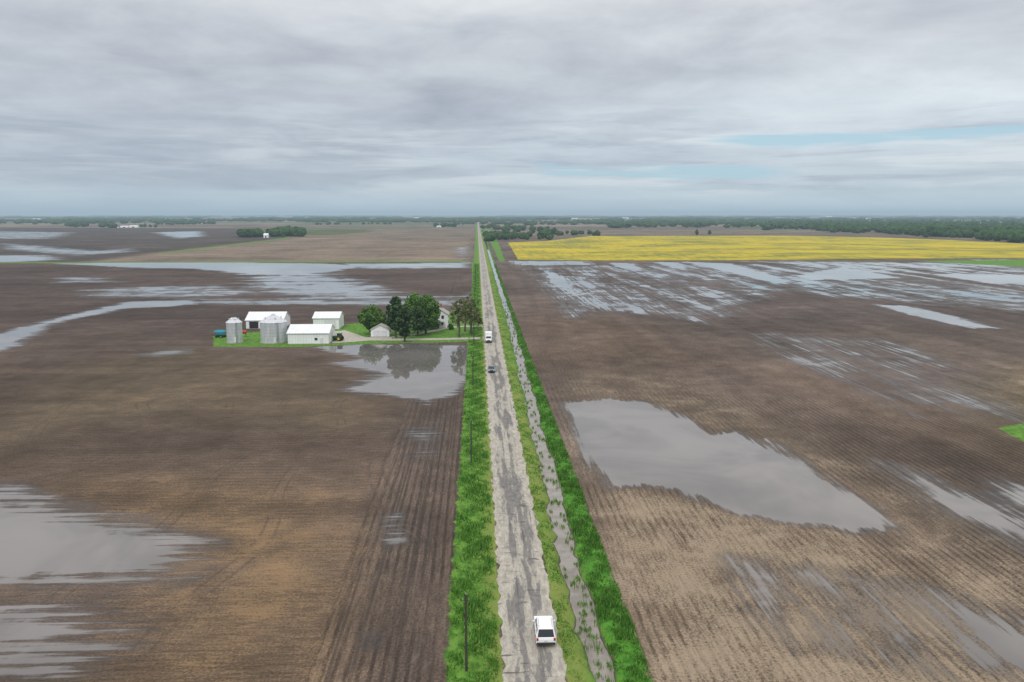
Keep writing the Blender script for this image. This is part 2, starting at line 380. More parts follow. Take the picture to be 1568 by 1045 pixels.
trk=n.math('MAXIMUM',trk,wtm)
soil=n.mix(trk,soil,(.045,.036,.031,1))
wetsoil=n.mix(1.0,soil,(.52,.51,.53,1),'MULTIPLY')
soil=n.mix(n.math('MULTIPLY',damp,.85),soil,wetsoil)
# grass
wob=n.math('MULTIPLY',n.math('SUBTRACT',n.noise(vec(.5,.5,7),1,3,.6),.5),2.2)
xw=n.math('ADD',x,wob)
gl=n.math('MULTIPLY',n.ss(xw,-8.6,-8.2),n.ss(xw,-2.6,-3.0)); gr_=n.math('MULTIPLY',n.ss(xw,2.7,3.1),n.ss(xw,11.0,10.5))
gn=n.math('MULTIPLY',n.math('ADD',gl,gr_),n.ss(y,3500,3000),clamp=True)
gat=n.ss(n.math('ADD',gat,n.math('MULTIPLY',n.math('SUBTRACT',med,.5),.8)),.4,.6)
gmask=n.math('MAXIMUM',gn,gat)
gno=n.noise(vec(.9,.5,5),1,4,.7,.3)
gcol=n.mix(n.ss(gno,.3,.7),(.055,.135,.020,1),(.14,.28,.045,1))
yel=n.math('MAXIMUM',n.math('MULTIPLY',n.ss(x,-5.5,-3.2),n.ss(x,-2,-2.9)),n.math('MULTIPLY',n.ss(x,2.5,3.0),n.ss(x,6.3,4.6)))
yel=n.math('MULTIPLY',yel,n.ss(med,.35,.6,.3,.9))
gcol=n.mix(yel,gcol,(.20,.23,.06,1))
gcol=n.mix(n.math('MULTIPLY',n.ss(x,7.2,8.6),n.ss(x,12,11)),gcol,n.mix(n.ss(gno,.35,.65),(.04,.135,.018,1),(.09,.26,.03,1)))
mud=n.ss(n.math('ADD',z,n.math('MULTIPLY',n.math('SUBTRACT',gno,.5),.4)),-.56,-.72)
gcol=n.mix(mud,gcol,(.10,.085,.062,1))
base=n.mix(gmask,soil,gcol)
wm=n.math('MULTIPLY',water,n.math('SUBTRACT',1.0,gmask))
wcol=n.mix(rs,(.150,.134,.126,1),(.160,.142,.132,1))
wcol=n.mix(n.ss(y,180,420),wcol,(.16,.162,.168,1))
wvv=n.ss(n.noise(vec(.05,.05,14),1,3,.6,.6),.35,.65,.78,1.18)
wcol=n.mix(1.0,wcol,n.xyz(wvv,wvv,wvv),'MULTIPLY')
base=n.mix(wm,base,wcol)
n.l.new(base,b.inputs['Base Color'])
dg=n.math('MULTIPLY',damp,n.math('SUBTRACT',1.0,gmask))
rgh=n.fmix(wm,n.fmix(dg,.95,.42),.03)
n.l.new(rgh,b.inputs['Roughness']); b.inputs['IOR'].default_value=1.34
n.l.new(n.fmix(wm,n.fmix(dg,.18,.45),.85),b.inputs['Specular IOR Level'])
bp=n.n.new('ShaderNodeBump'); bp.inputs['Distance'].default_value=.12
n.l.new(n.math('ADD',grit,fine),bp.inputs['Height']); n.l.new(n.math('MULTIPLY',n.ss(y,80,500,.9,.12),n.math('SUBTRACT',1.0,wm)),bp.inputs['Strength']); n.l.new(bp.outputs[0],b.inputs['Normal'])
g=npmesh("ground",V,Fc,gm,smooth=True)
me=g.data
for nm,arr in(('wet',WET),('res',RES),('green',GR)):
    a=me.attributes.new(nm,'FLOAT','POINT'); a.data.foreach_set('value',arr.astype(np.float32))
a=me.attributes.new('tint','FLOAT_COLOR','POINT'); a.data.foreach_set('color',np.concatenate([T,np.ones((len(T),1))],1).astype(np.float32).ravel())
# ------------------------------------------------------------------ ditch water
wmat,n,b=newmat("ditch_water_mat")
nn=n.noise(n.pos(),.5,3,.6); n.put(b.inputs['Base Color'],n.mix(n.ss(nn,.35,.65),(.17,.145,.12,1),(.25,.22,.19,1)))
b.inputs['Roughness'].default_value=.04; b.inputs['IOR'].default_value=1.36; b.inputs['Specular IOR Level'].default_value=.75
yy=np.array(grow(20,2590,.01,1.5)); cc=ditch_c(yy)
V2=np.concatenate([np.stack([cc-2.3,yy,np.full_like(yy,WL)],1),np.stack([cc+2.3,yy,np.full_like(yy,WL)],1)])
k=len(yy); i=np.arange(k-1); npmesh("ditch_water",V2,np.stack([i,i+k,i+k+1,i+1],1),wmat)
# ------------------------------------------------------------------ road
rm,n,b=newmat("road_pavement")
P=n.pos(); x,y,z=n.sep(P)
def vec(ax,ay,o=0): return n.xyz(n.math('MULTIPLY',x,ax),n.math('MULTIPLY',y,ay),o)
a1=n.noise(vec(.75,.10,1),1,5,.65,.4); a2=n.noise(vec(1.6,.6,4),1,5,.7,.4); a3=n.noise(vec(.15,.03,7),1,3,.6); a4=n.noise(vec(6,6,1),1,3,.7)
ed=n.ss(n.math('ABSOLUTE',n.math('SUBTRACT',x,-.1)),1.4,2.6)
k1=n.math('ADD',n.math('MULTIPLY',n.math('SUBTRACT',a1,.5),2.2),n.math('MULTIPLY',n.math('SUBTRACT',a2,.5),1.5))
k1=n.math('ADD',k1,n.math('MULTIPLY',n.math('SUBTRACT',a3,.5),1.8))
k1=n.math('SUBTRACT',k1,n.math('MULTIPLY',ed,.62))
wp=n.math('ABSOLUTE',n.math('SUBTRACT',n.math('ABSOLUTE',x),.75)); k1=n.math('ADD',k1,n.ss(wp,.5,.1,-.03,.24))
dk=n.ss(k1,-.10,.14)
lightc=n.mix(n.ss(a2,.3,.7),(.27,.245,.205,1),(.46,.425,.365,1))
darkc=n.mix(n.ss(a2,.35,.7),(.105,.10,.098,1),(.185,.175,.168,1))
rc=n.mix(n.math('MULTIPLY',dk,.87),lightc,darkc)
cr1=n.noise(vec(.35,1.4,9),1,3,.6,.3); crk=n.math('MULTIPLY',n.ss(cr1,.61,.67),n.ss(a3,.4,.6,.3,.8))
rc=n.mix(crk,rc,(.06,.058,.056,1))
cl=n.noise(vec(2.0,.05,15),1,3,.6,.2); rc=n.mix(n.math('MULTIPLY',n.ss(cl,.62,.70),.65),rc,(.07,.067,.065,1))
gv=n.ss(a4,.3,.7,.82,1.18,False); rc=n.mix(1.0,rc,n.xyz(gv,gv,gv),'MULTIPLY')
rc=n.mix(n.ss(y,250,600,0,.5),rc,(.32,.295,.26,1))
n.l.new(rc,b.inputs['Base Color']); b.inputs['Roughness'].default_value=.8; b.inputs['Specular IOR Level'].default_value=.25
yy=np.array(grow(-300,5200,.003,.8)); k=len(yy)
cols=[]
jl=.16*np.sin(yy*.9)+.12*np.sin(yy*2.3+1)+rng.normal(0,.07,k); jr=.16*np.sin(yy*.7+2)+.12*np.sin(yy*1.9)+rng.normal(0,.07,k)
for f_,zz in ((-1,.012),(-.93,.05),(0,.12),(.93,.05),(1,.012)):
    xx=f_*2.95+(jl if f_<-.9 else 0)+(jr if f_>.9 else 0)
    cols.append(np.stack([xx+np.zeros(k),yy,np.full(k,zz)],1))
V2=np.concatenate(cols); Fs=[]
i=np.arange(k-1)
for c_ in range(4): Fs.append(np.stack([i+c_*k,i+(c_+1)*k,i+(c_+1)*k+1,i+c_*k+1],1))
npmesh("road",V2,np.concatenate(Fs),rm,smooth=True)
# ------------------------------------------------------------------ grass blades on the verges
gm2,n,b=newmat("grass_blades")
t=n.attr('tone').outputs['Fac']
rp=n.n.new('ShaderNodeValToRGB'); n.l.new(t,rp.inputs[0]); rp.color_ramp.elements[0].color=(.035,.11,.014,1); rp.color_ramp.elements[1].color=(.26,.33,.08,1)
e=rp.color_ramp.elements.new(.45); e.color=(.105,.26,.034,1)
n.l.new(rp.outputs[0],b.inputs['Base Color']); b.inputs['Roughness'].default_value=.7; b.inputs['Specular IOR Level'].default_value=.2
def blades(N,xf,y0,y1,h0,h1,tone,dens=None):
    y_=y0*(y1/y0)**rng.random(N); x_=xf(rng.random(N),y_)
    pn=np.sin(y_*.31+x_*.8)+np.sin(y_*.83-x_*1.3+1)+.8*np.sin(y_*1.9+x_*2.2)
    keep=rng.random(N)<np.clip(.5+.28*pn,.06,1); x_=x_[keep];y_=y_[keep];pn=pn[keep];N=len(x_)
    cz=np.where((x_>1)&(x_<14),-1.35*np.exp(-((x_-ditch_c(y_))/DW)**2),-.15)
    sc_=(y_/80)**.35
    h=(h0+(h1-h0)*rng.random(N)**2)*(1+.28*pn.clip(-1,2)); a=rng.random(N)*math.pi; w_=.10*sc_*(.6+rng.random(N))
    lx=rng.normal(0,.12,N);ly=rng.normal(0,.12,N)
    A=np.stack([x_-np.cos(a)*w_,y_-np.sin(a)*w_,cz],1);B=np.stack([x_+np.cos(a)*w_,y_+np.sin(a)*w_,cz],1)
    C=np.stack([x_+lx,y_+ly,cz+h],1)
    to=np.clip(tone-.10*pn*.5+rng.normal(0,.11,N),0,1)
    return A,B,C,to
sets=[blades(64000,lambda r,y:-8.4+5.0*r,60,700,.12,.6,.42),
      blades(22000,lambda r,y:-5.6+2.5*r,60,500,.08,.3,.75),
      blades(22000,lambda r,y:3.1+(ditch_c(y)-4.75)*r,60,600,.08,.3,.70),
      blades(62000,lambda r,y:ditch_c(y)+1.3+(9.65-ditch_c(y)+.0)*r,60,700,.18,.6,.35)]
# sedge tufts standing in the ditch
M=190; ty=62*(6.5)**rng.random(M); tx=ditch_c(ty)+rng.normal(0,.8,M)
sz=np.repeat(rng.uniform(.4,1.5,M),22)
ty=np.repeat(ty,22)+rng.normal(0,.28,M*22)*sz; tx=np.repeat(tx,22)+rng.normal(0,.16,M*22)*sz
NN=len(tx); a=rng.random(NN)*math.pi; hh=.2+.4*rng.random(NN); w_=.07
sets.append((np.stack([tx-np.cos(a)*w_,ty-np.sin(a)*w_,np.full(NN,WL-.1)],1),np.stack([tx+np.cos(a)*w_,ty+np.sin(a)*w_,np.full(NN,WL-.1)],1),np.stack([tx+rng.normal(0,.1,NN),ty+rng.normal(0,.1,NN),WL+hh],1),np.clip(.5+rng.normal(0,.12,NN),0,1)))
A=np.concatenate([s[0] for s in sets]);B=np.concatenate([s[1] for s in sets]);C=np.concatenate([s[2] for s in sets]);to=np.concatenate([s[3] for s in sets])
N=len(A); V2=np.stack([A,B,C],1).reshape(-1,3); npmesh("roadside_grass",V2,np.arange(3*N).reshape(-1,3),gm2,col=np.repeat(to,3))
# ------------------------------------------------------------------ yellow field
ym,n,b=newmat("yellow_bloom")
P=n.pos(); x,y,z=n.sep(P)
a1=n.noise(n.xyz(n.math('MULTIPLY',x,.010),n.math('MULTIPLY',y,.012),0),1,5,.62,.4); a2=n.noise(n.xyz(n.math('MULTIPLY',x,.15),n.math('MULTIPLY',y,.03),3),1,4,.65)
f=n.math('ADD',n.math('MULTIPLY',a1,.6),n.math('MULTIPLY',a2,.4))
c1=n.mix(n.ss(f,.37,.58),(.17,.185,.035,1),(.49,.38,.025,1))
a3=n.noise(n.xyz(n.math('MULTIPLY',x,.004),n.math('MULTIPLY',y,.02),9),1,3,.6); c1=n.mix(n.ss(a3,.53,.66,0,.65),c1,(.18,.175,.045,1))
n.l.new(c1,b.inputs['Base Color']); b.inputs['Roughness'].default_value=.9; b.inputs['Specular IOR Level'].default_value=.1
pts=[(778,372),(835,370),(870,366),(905,362),(1200,361.5),(1330,364),(1450,368),(1568,374),(2300,392),(2300,400),(1568,396),(1400,396.5),(1250,398),(1100,399),(880,399.5),(793,398)]
pw=[S(*p) for p in pts]
k=len(pw); V3=[(a_,b_,0.45) for a_,b_ in pw]+[(a_,b_,0.0) for a_,b_ in pw]
mobj("yellow_flower_field",V3,[tuple(range(k))[::-1]]+[(i,(i+1)%k,k+(i+1)%k,k+i) for i in range(k)],ym)
# ------------------------------------------------------------------ distant trees
tm,n,b=newmat("tree_canopy")
t=n.attr('tone').outputs['Fac']; nn=n.noise(n.pos(),.16,3,.7)
f=n.math('ADD',n.math('MULTIPLY',t,.6),n.math('MULTIPLY',n.ss(nn,.3,.7),.4))
n.l.new(n.mix(f,(.013,.036,.014,1),(.058,.11,.034,1)),b.inputs['Base Color']); b.inputs['Roughness'].default_value=.9; b.inputs['Specular IOR Level'].default_value=.1
bm=bmesh.new(); bmesh.ops.create_icosphere(bm,subdivisions=2,radius=1); IV=np.array([v.co[:] for v in bm.verts]); IF=np.array([[v.index for v in f.verts] for f in bm.faces]); bm.free()
def canopy(name,items):
    """items: (x,y,r,h)"""
    it=np.array(items); N=len(it); nv=len(IV)
    Rn=1+rng.normal(0,.16,(N,nv))
    lob=1+.22*np.sin(IV[None,:,0]*3.1+rng.random((N,1))*6.3)*np.sin(IV[None,:,1]*2.7+rng.random((N,1))*6.3)
    Vv=IV[None]*(Rn*lob)[:,:,None]
    X=it[:,0,None]+Vv[:,:,0]*it[:,2,None]; Y=it[:,1,None]+Vv[:,:,1]*it[:,2,None]; Zz=it[:,3,None]*(.52+.5*Vv[:,:,2])
    VV=np.stack([X,Y,np.maximum(Zz,0)],2).reshape(-1,3)
    FF=(IF[None]+(np.arange(N)*nv)[:,None,None]).reshape(-1,3)
    tone=np.clip(rng.random((N,1))*.7+.3*rng.random((N,nv)),0,1).ravel()
    return npmesh(name,VV,FF,tm,col=tone)
def band(pts,N,depthpx=1.0,hr=(11,18),wr=(.5,.8),wide=1.0):
    out=[]
    pts=list(pts)
    for _ in range(N):
        i=random.randrange(len(pts)-1); a=pts[i];b_=pts[i+1]; t=random.random()
        u=a[0]+(b_[0]-a[0])*t; v=a[1]+(b_[1]-a[1])*t-random.random()*depthpx
        x_,y_=S(u,v); h=random.uniform(*hr); out.append((x_,y_,h*random.uniform(*wr)*wide,h))
    return out
canopy("farm_grove",band([(369,364),(400,364.5)],16,3,(12,17))+band([(415,364),(465,363.5)],30,4,(12,19)))
canopy("farm_grove",band([(92,348),(185,350)],24,2,(9,15))+band([(215,349),(240,349)],6,1,(8,11)))
canopy("farm_grove",band([(745,371),(760,369),(790,368),(845,370)],60,8,(6,13),(.4,.75))+band([(738,352),(790,356),(850,361)],38,6,(8,14))+band([(850,361),(915,362)],10,3,(7,12)))
canopy("farm_grove",band([(664,348),(702,348)],12,1.5,(10,15))+[(*S(1067,360),4,10),(*S(1086,359.5),4,9)])
wood=[]
for _ in range(2600):
    u=random.uniform(1170,2100); fr=np.interp(u,[1170,1300,1400,1568,2100],[351,356,361,372,392])
    fr+=1.2*math.sin(u*.05)+.8*math.sin(u*.13)
    bk=340.5; v=bk+(fr-bk)*random.random()**.9
    x_,y_=S(u,v); h=random.choice([random.uniform(8,13),random.uniform(12,19)]); wood.append((x_,y_,h*random.uniform(.4,.8),h))
canopy("woodland",wood)
canopy("distant_treeline",band([(925,350),(1000,349),(1180,350)],150,8,(9,16),wide=1.3)+band([(850,345),(1180,344)],200,5,(10,16),wide=1.8)
  +band([(-200,345),(60,344),(330,342)],190,4,(11,17),wide=1.7)+band([(240,345),(335,343.5)],26,1,(9,13),wide=1.3)+band([(455,341),(730,341)],220,4,(11,16),wide=2.0)
  +band([(480,345),(600,344)],18,1,(8,11)) +band([(736,344),(850,347)],60,7,(9,14),wide=1.5)+band([(700,345),(735,344)],10,2,(8,12)))
farb=[]
for v0,N,wd in ((339,420,3.0),(336.5,420,5),(334,380,8),(331.8,300,14)):
    for _ in range(N):
        u=random.uniform(-400,2000)
        if math.sin(u*.021+v0*3)+math.sin(u*.007+v0)<-.9: continue
        x_,y_=S(u,v0+random.uniform(-.5,.7)); h=random.uniform(11,19); farb.append((x_,y_,h*.6*wd,h))
canopy("distant_treeline",farb)
# ------------------------------------------------------------------ building materials
white=mat("white_metal_siding",(.80,.81,.82),.5,0,.05,.6)
groof=mat("weathered_shingle",(.33,.31,.29),.85,0,.15,1.5)
dark=mat("dark_opening",(.03,.03,.035),.4)
concrete=mat("concrete",(.38,.36,.33),.85,0,.1,1)
def seam_mat(name,col,axis,sp,dep):
    m,n,b=newmat(name); x,y,z=n.sep(n.obj()); a={'x':x,'y':y,'z':z}[axis]
    s_=n.math('SINE',n.math('MULTIPLY',a,2*math.pi/sp)); f=n.ss(s_,.75,1,1,1-dep); nn=n.ss(n.noise(n.obj(),.5,4,.6),.3,.7,.93,1.03)
    f=n.math('MULTIPLY',f,nn); n.l.new(n.mix(1.0,(*col,1),n.xyz(f,f,f),'MULTIPLY'),b.inputs['Base Color']); b.inputs['Roughness'].default_value=.45
    return m
sideX=seam_mat("ribbed_white_siding",(.84,.85,.86),'x',.9,.15); roofX=seam_mat("ribbed_white_roof",(.76,.77,.79),'x',.9,.12); roofY=seam_mat("ribbed_white_roof_y",(.76,.77,.79),'y',.9,.12)
def gable(name,x0,x1,y0,y1,eave,rise,ridge='x',wallm=None,roofm=None,doors=(),windows=(),oh=.35):
    wallm=wallm or sideX; roofm=roofm or (roofX if ridge=='x' else roofY)
    cx,cy=(x0+x1)/2,(y0+y1)/2; e=empty(name,cx,cy,0); a,b_=(x1-x0)/2,(y1-y0)/2
    if ridge=='x':
        prism("walls",[(-b_,0),(b_,0),(b_,eave),(0,eave+rise),(-b_,eave)],-a,a,wallm,e)
        sl=rise/b_; t=.12
        prism("roof",[(-b_-oh,eave-oh*sl+.02),(0,eave+rise+.02),(b_+oh,eave-oh*sl+.02),(b_+oh,eave-oh*sl+.02+t),(0,eave+rise+.02+t),(-b_-oh,eave-oh*sl+.02+t)],-a-oh,a+oh,roofm,e)
    else:
        sl=rise/a; t=.12
        w_=prism("walls",[(-a,0),(a,0),(a,eave),(0,eave+rise),(-a,eave)],-b_,b_,wallm,e); w_.rotation_euler=(0,0,R(90))
        r_=prism("roof",[(-a-oh,eave-oh*sl+.02),(0,eave+rise+.02),(a+oh,eave-oh*sl+.02),(a+oh,eave-oh*sl+.02+t),(0,eave+rise+.02+t),(-a-oh,eave-oh*sl+.02+t)],-b_-oh,b_+oh,roofm,e); r_.rotation_euler=(0,0,R(90))
    for i,(fc,c_,w_,z0,z1,m_) in enumerate(list(doors)+list(windows)):
        nm=("door" if i<len(doors) else "window")+"_%d"%(i+1)
        if fc=='S': box(nm,(c_,-b_-.03,(z0+z1)/2),(w_,.1,z1-z0),m_,e)
        elif fc=='E': box(nm,(a+.03,c_,(z0+z1)/2),(.1,w_,z1-z0),m_,e)
    box("foundation",(0,0,.1),(2*a+.1,2*b_+.1,.2),concrete,e)
    return e
off=mat("door_offwhite",(.66,.67,.68),.5)
x0,y0=S(441,527.5); x1,_=S(503,527.5)
gable("machine_shed",x0,x1,y0,y0+12,3.7,2.1,'x',doors=[('E',0,4.2,.2,3.4,off),('S',4.5,1.0,.2,2.2,off)],windows=[('S',2.6,.9,1.3,2.1,dark)])
x0,y0=S(480,505); x1,_=S(519,505)
gable("pole_barn",x0,x1,y0,y0+11,4.3,1.7,'x',doors=[('S',1.5,4,.2,3.9,off),('E',0,3.6,.2,3.6,off)])
x0,y0=S(377,504); x1,_=S(433,504)
gable("storage_barn",x0,x1,y0,y0+12,3.3,2.4,'x',doors=[('S',-4,3.4,.2,2.8,dark),('S',2,5,.2,3.0,off)])
x0,y0=S(568,516.5); x1,_=S(596,516.5)
gable("garage",x0,x1,y0,y0+7.5,2.6,1.7,'y',wallm=white,roofm=mat("tan_shingle",(.42,.39,.35),.85,0,.12,2),doors=[('S',0,4.6,.2,2.3,off)],windows=[('E',0,1,1.1,2.0,dark)])
x0,y0=S(654,503); x1,_=S(686,503)
hs=gable("farmhouse",x0,x1,y0,y0+9,5.2,2.6,'y',wallm=white,roofm=groof,doors=[('S',-1.2,1,.3,2.4,dark)],windows=[('S',2.0,.9,1.2,2.5,dark),('S',-2.2,.9,3.6,4.9,dark),('S',2.0,.9,3.6,4.9,dark),('E',-2,.9,1.2,2.5,dark),('E',2,.9,1.2,2.5,dark),('E',-2,.9,3.6,4.9,dark),('E',2,.9,3.6,4.9,dark)])
box("porch",(0,-5.6,2.6),(5,2,.15),groof,hs); tubes("porch_posts",[((-2.3,-6.4,0),(-2.3,-6.4,2.52),.08,.08),((2.3,-6.4,0),(2.3,-6.4,2.52),.08,.08)],white,hs)
box("chimney",(1.2,1.5,8),(.7,.7,1.6),mat("brick",(.3,.12,.08),.9),hs)
for (u,v,w_,d_,h_) in ((407,364.5,8,8,8),(190,349,24,14,6),(204,349,26,14,7),(178,349.5,9,8,5),(55,337,50,20,9),(672,348.5,14,10,5),(958,335,60,20,10),(1000,334,70,20,9),(1040,334,60,25,9),(1095,334,60,25,9),(1180,337,40,20,9),(880,336,50,20,9),(640,335,60,20,9),(1330,337,40,15,10),(1500,336,60,20,10),(1270,333,80,25,12),(1410,333,90,25,12),(800,334,60,25,9),(300,333.5,70,25,9),(120,333,80,25,10)):
    xx,yy_=S(u,v); gable("distant_farm_building",xx-w_/2,xx+w_/2,yy_,yy_+d_,h_*.65,h_*.35,'x',doors=[('S',0,w_*.25,.2,h_*.45,dark)])
# ------------------------------------------------------------------ grain bins
gal,n,b=newmat("galvanized_steel")
x,y,z=n.sep(n.obj()); nn=n.noise(n.xyz(n.math('MULTIPLY',x,2),n.math('MULTIPLY',y,2),n.math('MULTIPLY',z,.3)),1,4,.6)
sh_=n.math('MULTIPLY',n.ss(nn,.3,.7,.85,1.1),n.ss(n.math('SINE',n.math('MULTIPLY',z,2*math.pi/1.1)),.86,1,1,.80))
n.l.new(n.mix(1.0,(.60,.62,.65,1),n.xyz(sh_,sh_,sh_),'MULTIPLY'),b.inputs['Base Color']); b.inputs['Metallic'].default_value=.3; b.inputs['Roughness'].default_value=.42
def bin_(name,u,v,r,hw,hc):
    x,y=S(u,v); y+=r; e=empty(name,x,y,0)
    seg=48; prof=[]; nz=int(hw/.16)
    for i in range(nz+1): prof.append((r+(.025 if i%2 else -.0),.2+i*(hw-.2)/nz))
    V=[];Fs=[]
    for rr,zz in prof:
        for k in range(seg): t=2*math.pi*k/seg; V.append((rr*math.cos(t),rr*math.sin(t),zz))
    for j in range(len(prof)-1):
        for k in range(seg): k2=(k+1)%seg; Fs.append((j*seg+k,j*seg+k2,(j+1)*seg+k2,(j+1)*seg+k))
    mobj("wall",V,Fs,gal,e,True)
    V=[];Fs=[]
    for rr,zz in ((r+.18,hw-.05),(.55,hw+hc*.9)):
        for k in range(seg): t=2*math.pi*k/seg; o=(.06 if k%2 else 0); V.append((rr*math.cos(t),rr*math.sin(t),zz+o))
    for k in range(seg): k2=(k+1)%seg; Fs.append((k,k2,seg+k2,seg+k))
    mobj("roof",V,Fs,gal,e)
    tubes("cap",[((0,0,hw+hc*.88),(0,0,hw+hc),.62,.55)],dark if r<3.5 else gal,e,16)
    tubes("base",[((0,0,0),(0,0,.25),r+.25,r+.25)],concrete,e,32)
    box("door",(.3*r,-r*.955-.05,1.25),(.8,.12,1.7),off,e)
    a=R(-60); lx,ly=(r+.25)*math.cos(a),(r+.25)*math.sin(a)
    segs=[((lx-.2,ly-.1,0),(lx-.2,ly-.1,hw+.4),.035,.035),((lx+.2,ly+.1,0),(lx+.2,ly+.1,hw+.4),.035,.035)]
    segs+=[((lx-.2,ly-.1,z_),(lx+.2,ly+.1,z_),.02,.02) for z_ in np.arange(.4,hw,.4)]
    tubes("ladder",segs,dark,e,5)
    for k in range(4):
        t=R(30+90*k); tubes("vent_%d"%k,[((r*.6*math.cos(t),r*.6*math.sin(t),hw+hc*.36),(r*.6*math.cos(t),r*.6*math.sin(t),hw+hc*.36+.7),.22,.22)],gal,e,8)
bin_("grain_bin",356.5,526.5,2.55,6.9,1.9); bin_("grain_bin",415,527,4.4,7.0,2.6)
# ------------------------------------------------------------------ driveways
gv=mat("gravel",(.40,.37,.32),.95,0,.2,.8,.2)
def strip(name,cl,w_,z,m):
    V=[];Fs=[]
    for i,(x,y) in enumerate(cl):
        a=cl[max(0,i-1)];b_=cl[min(len(cl)-1,i+1)]; dx,dy=b_[0]-a[0],b_[1]-a[1]; L=math.hypot(dx,dy); nx_,ny_=-dy/L,dx/L; ww=w_ if i<len(cl)-1 else w_*1.6
        V+=[(x+nx_*ww/2,y+ny_*ww/2,z),(x-nx_*ww/2,y-ny_*ww/2,z)]
    for i in range(len(cl)-1): Fs.append((2*i,2*i+1,2*i+3,2*i+2))
    return mobj(name,V,Fs,m)
strip("driveway",[S(512,521),S(530,519.5),S(570,520.5),S(620,520.5),S(680,519.5),S(725,518.5),(-3.2,S(725,518.5)[1])],4.2,.05,gv)
strip("farm_lane",[S(600,517),S(640,512),S(668,506),S(680,503),(-12,S(690,500.5)[1]),(-3.2,S(700,500)[1])],3.0,.056,gv)
sheet("farmyard_gravel",[S(508,526),S(512,508),S(528,506),S(560,517),S(600,516),S(600,519),S(540,524)],.044,gv)
# ------------------------------------------------------------------ trees near
def leafmat(nm,c0,c1):
    m,n,b=newmat(nm); t=n.attr('tone').outputs['Fac']; n.l.new(n.mix(t,(*c0,1),(*c1,1)),b.inputs['Base Color']); b.inputs['Roughness'].default_value=.65; b.inputs['Specular IOR Level'].default_value=.25
    return m
Lmid=leafmat("leaves_green",(.035,.095,.018),(.15,.28,.055)); Ldark=leafmat("leaves_dark",(.022,.056,.02),(.09,.155,.055)); Loli=leafmat("leaves_olive",(.08,.095,.035),(.22,.25,.095))
bark=mat("bark",(.10,.08,.06),.95,0,.25,3)
def tree(name,u,v,h,r,lm,crown0=.22,nc=70,nl=70,dens=1.0,col=False,xy=None,ls=.34):
    x,y=xy or S(u,v); e=empty(name,x,y,0,random.random()*6)
    segs=[]; top=Vector((random.uniform(-.4,.4),random.uniform(-.4,.4),h*.72)); tr=.022*h+.05
    mids=[Vector((0,0,0)),Vector((random.uniform(-.2,.2),random.uniform(-.2,.2),h*.25)),Vector((top.x*.6,top.y*.6,h*.5)),top]
    rr=[tr*1.25,tr*.85,tr*.55,tr*.2]
    for i in range(3): segs.append((mids[i],mids[i+1],rr[i],rr[i+1]))
    zc=h*(crown0+1)/2; hz=h*(1-crown0)/2
    cs=[]
    for i in range(nc):
        while True:
            p=Vector((random.uniform(-1,1),random.uniform(-1,1),random.uniform(-1,1)))
            if .25<p.length<1: break
        sq=(1-.25*max(p.z,0)) if not col else (1-.45*p.z if p.z>0 else 1)
        wob=1+.2*math.sin(3*math.atan2(p.y,p.x)+h)
        c=Vector((p.x*r*sq*wob*.86,p.y*r*sq*wob*.86,zc+p.z*hz*.9)); cs.append(c)
        if i%4==0:
            st=mids[1].lerp(mids[3],max(0.05,min(.95,(c.z-h*.3)/(h*.6)))); segs.append((st,c,.012*h*.7,.02))
    tubes("trunk",segs,bark,e,6)
    C=np.array(cs); cr_=rng.uniform(.6,1.25,nc)*r*.24; ct=rng.random(nc)
    N=int(nc*nl*dens); ci=rng.integers(0,nc,N); dv=rng.normal(0,1,(N,3)); dv/=np.linalg.norm(dv,axis=1)[:,None]; rad=rng.random(N)**.45
    P_=C[ci]+dv*(rad*cr_[ci])[:,None]
    a=rng.normal(0,1,(N,3)); a/=np.linalg.norm(a,axis=1)[:,None]; bb=np.cross(a,rng.normal(0,1,(N,3))); bb/=np.linalg.norm(bb,axis=1)[:,None]
    s_=(ls*(.5+rng.random(N)))[:,None]
    Q=np.stack([P_-a*s_,P_-bb*s_*.6,P_+a*s_,P_+bb*s_*.6],1).reshape(-1,3)
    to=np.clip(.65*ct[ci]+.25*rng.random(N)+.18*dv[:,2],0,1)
    npmesh("foliage",Q,np.arange(4*N).reshape(-1,4),lm,e,col=np.repeat(to,4))
tree("maple_tree",570,512,10.6,5.4,Lmid,.12,95,90)
tree("oak_tree",606,517,15.2,4.0,Ldark,.08,100,84,col=True)
tree("spruce_tree",620,524,12.8,3.4,Ldark,.12,84,90,col=True)
tree("maple_tree",652,511,14.4,6.6,Lmid,.12,150,90)
tree("maple_tree",634,505,13.5,5.2,Lmid,.12,110,80)
tree("oak_tree",640,515,10.5,4.2,Ldark,.14,74,74)
tree("locust_tree",703,517,14.5,3.1,Loli,.2,62,40,ls=.26)
tree("locust_tree",722,512,15,3.4,Loli,.2,66,38,ls=.26)
tree("locust_tree",712,508,13,2.9,Loli,.2,56,38,ls=.26)
tree("shrub",665,505,3.2,1.8,Lmid,.02,24,60)
tree("shrub",733,500,4.2,1.6,Loli,.05,24,50)
tree("shrub",690,505,2.2,1.3,Lmid,.02,18,60)
# ------------------------------------------------------------------ utility poles
pole=mat("pole_wood",(.06,.05,.042),.9,0,.2,3)
insu=mat("insulator",(.35,.36,.38),.3)
for k in range(9):
    yy_=70.5+64*k; e=empty("utility_pole",-6.45,yy_,-.2)
    tubes("shaft",[((0,0,0),(.05*math.sin(k),0,7.8),.14,.085)],pole,e,8)
    tubes("crossarm",[((-.35,0,7.2),(.35,0,7.2),.045,.045)],pole,e,6)
    tubes("insulators",[((-.3,0,7.22),(-.3,0,7.42),.05,.03),((.3,0,7.22),(.3,0,7.42),.05,.03),((0,0,7.78),(0,0,7.98),.05,.03)],insu,e,6)
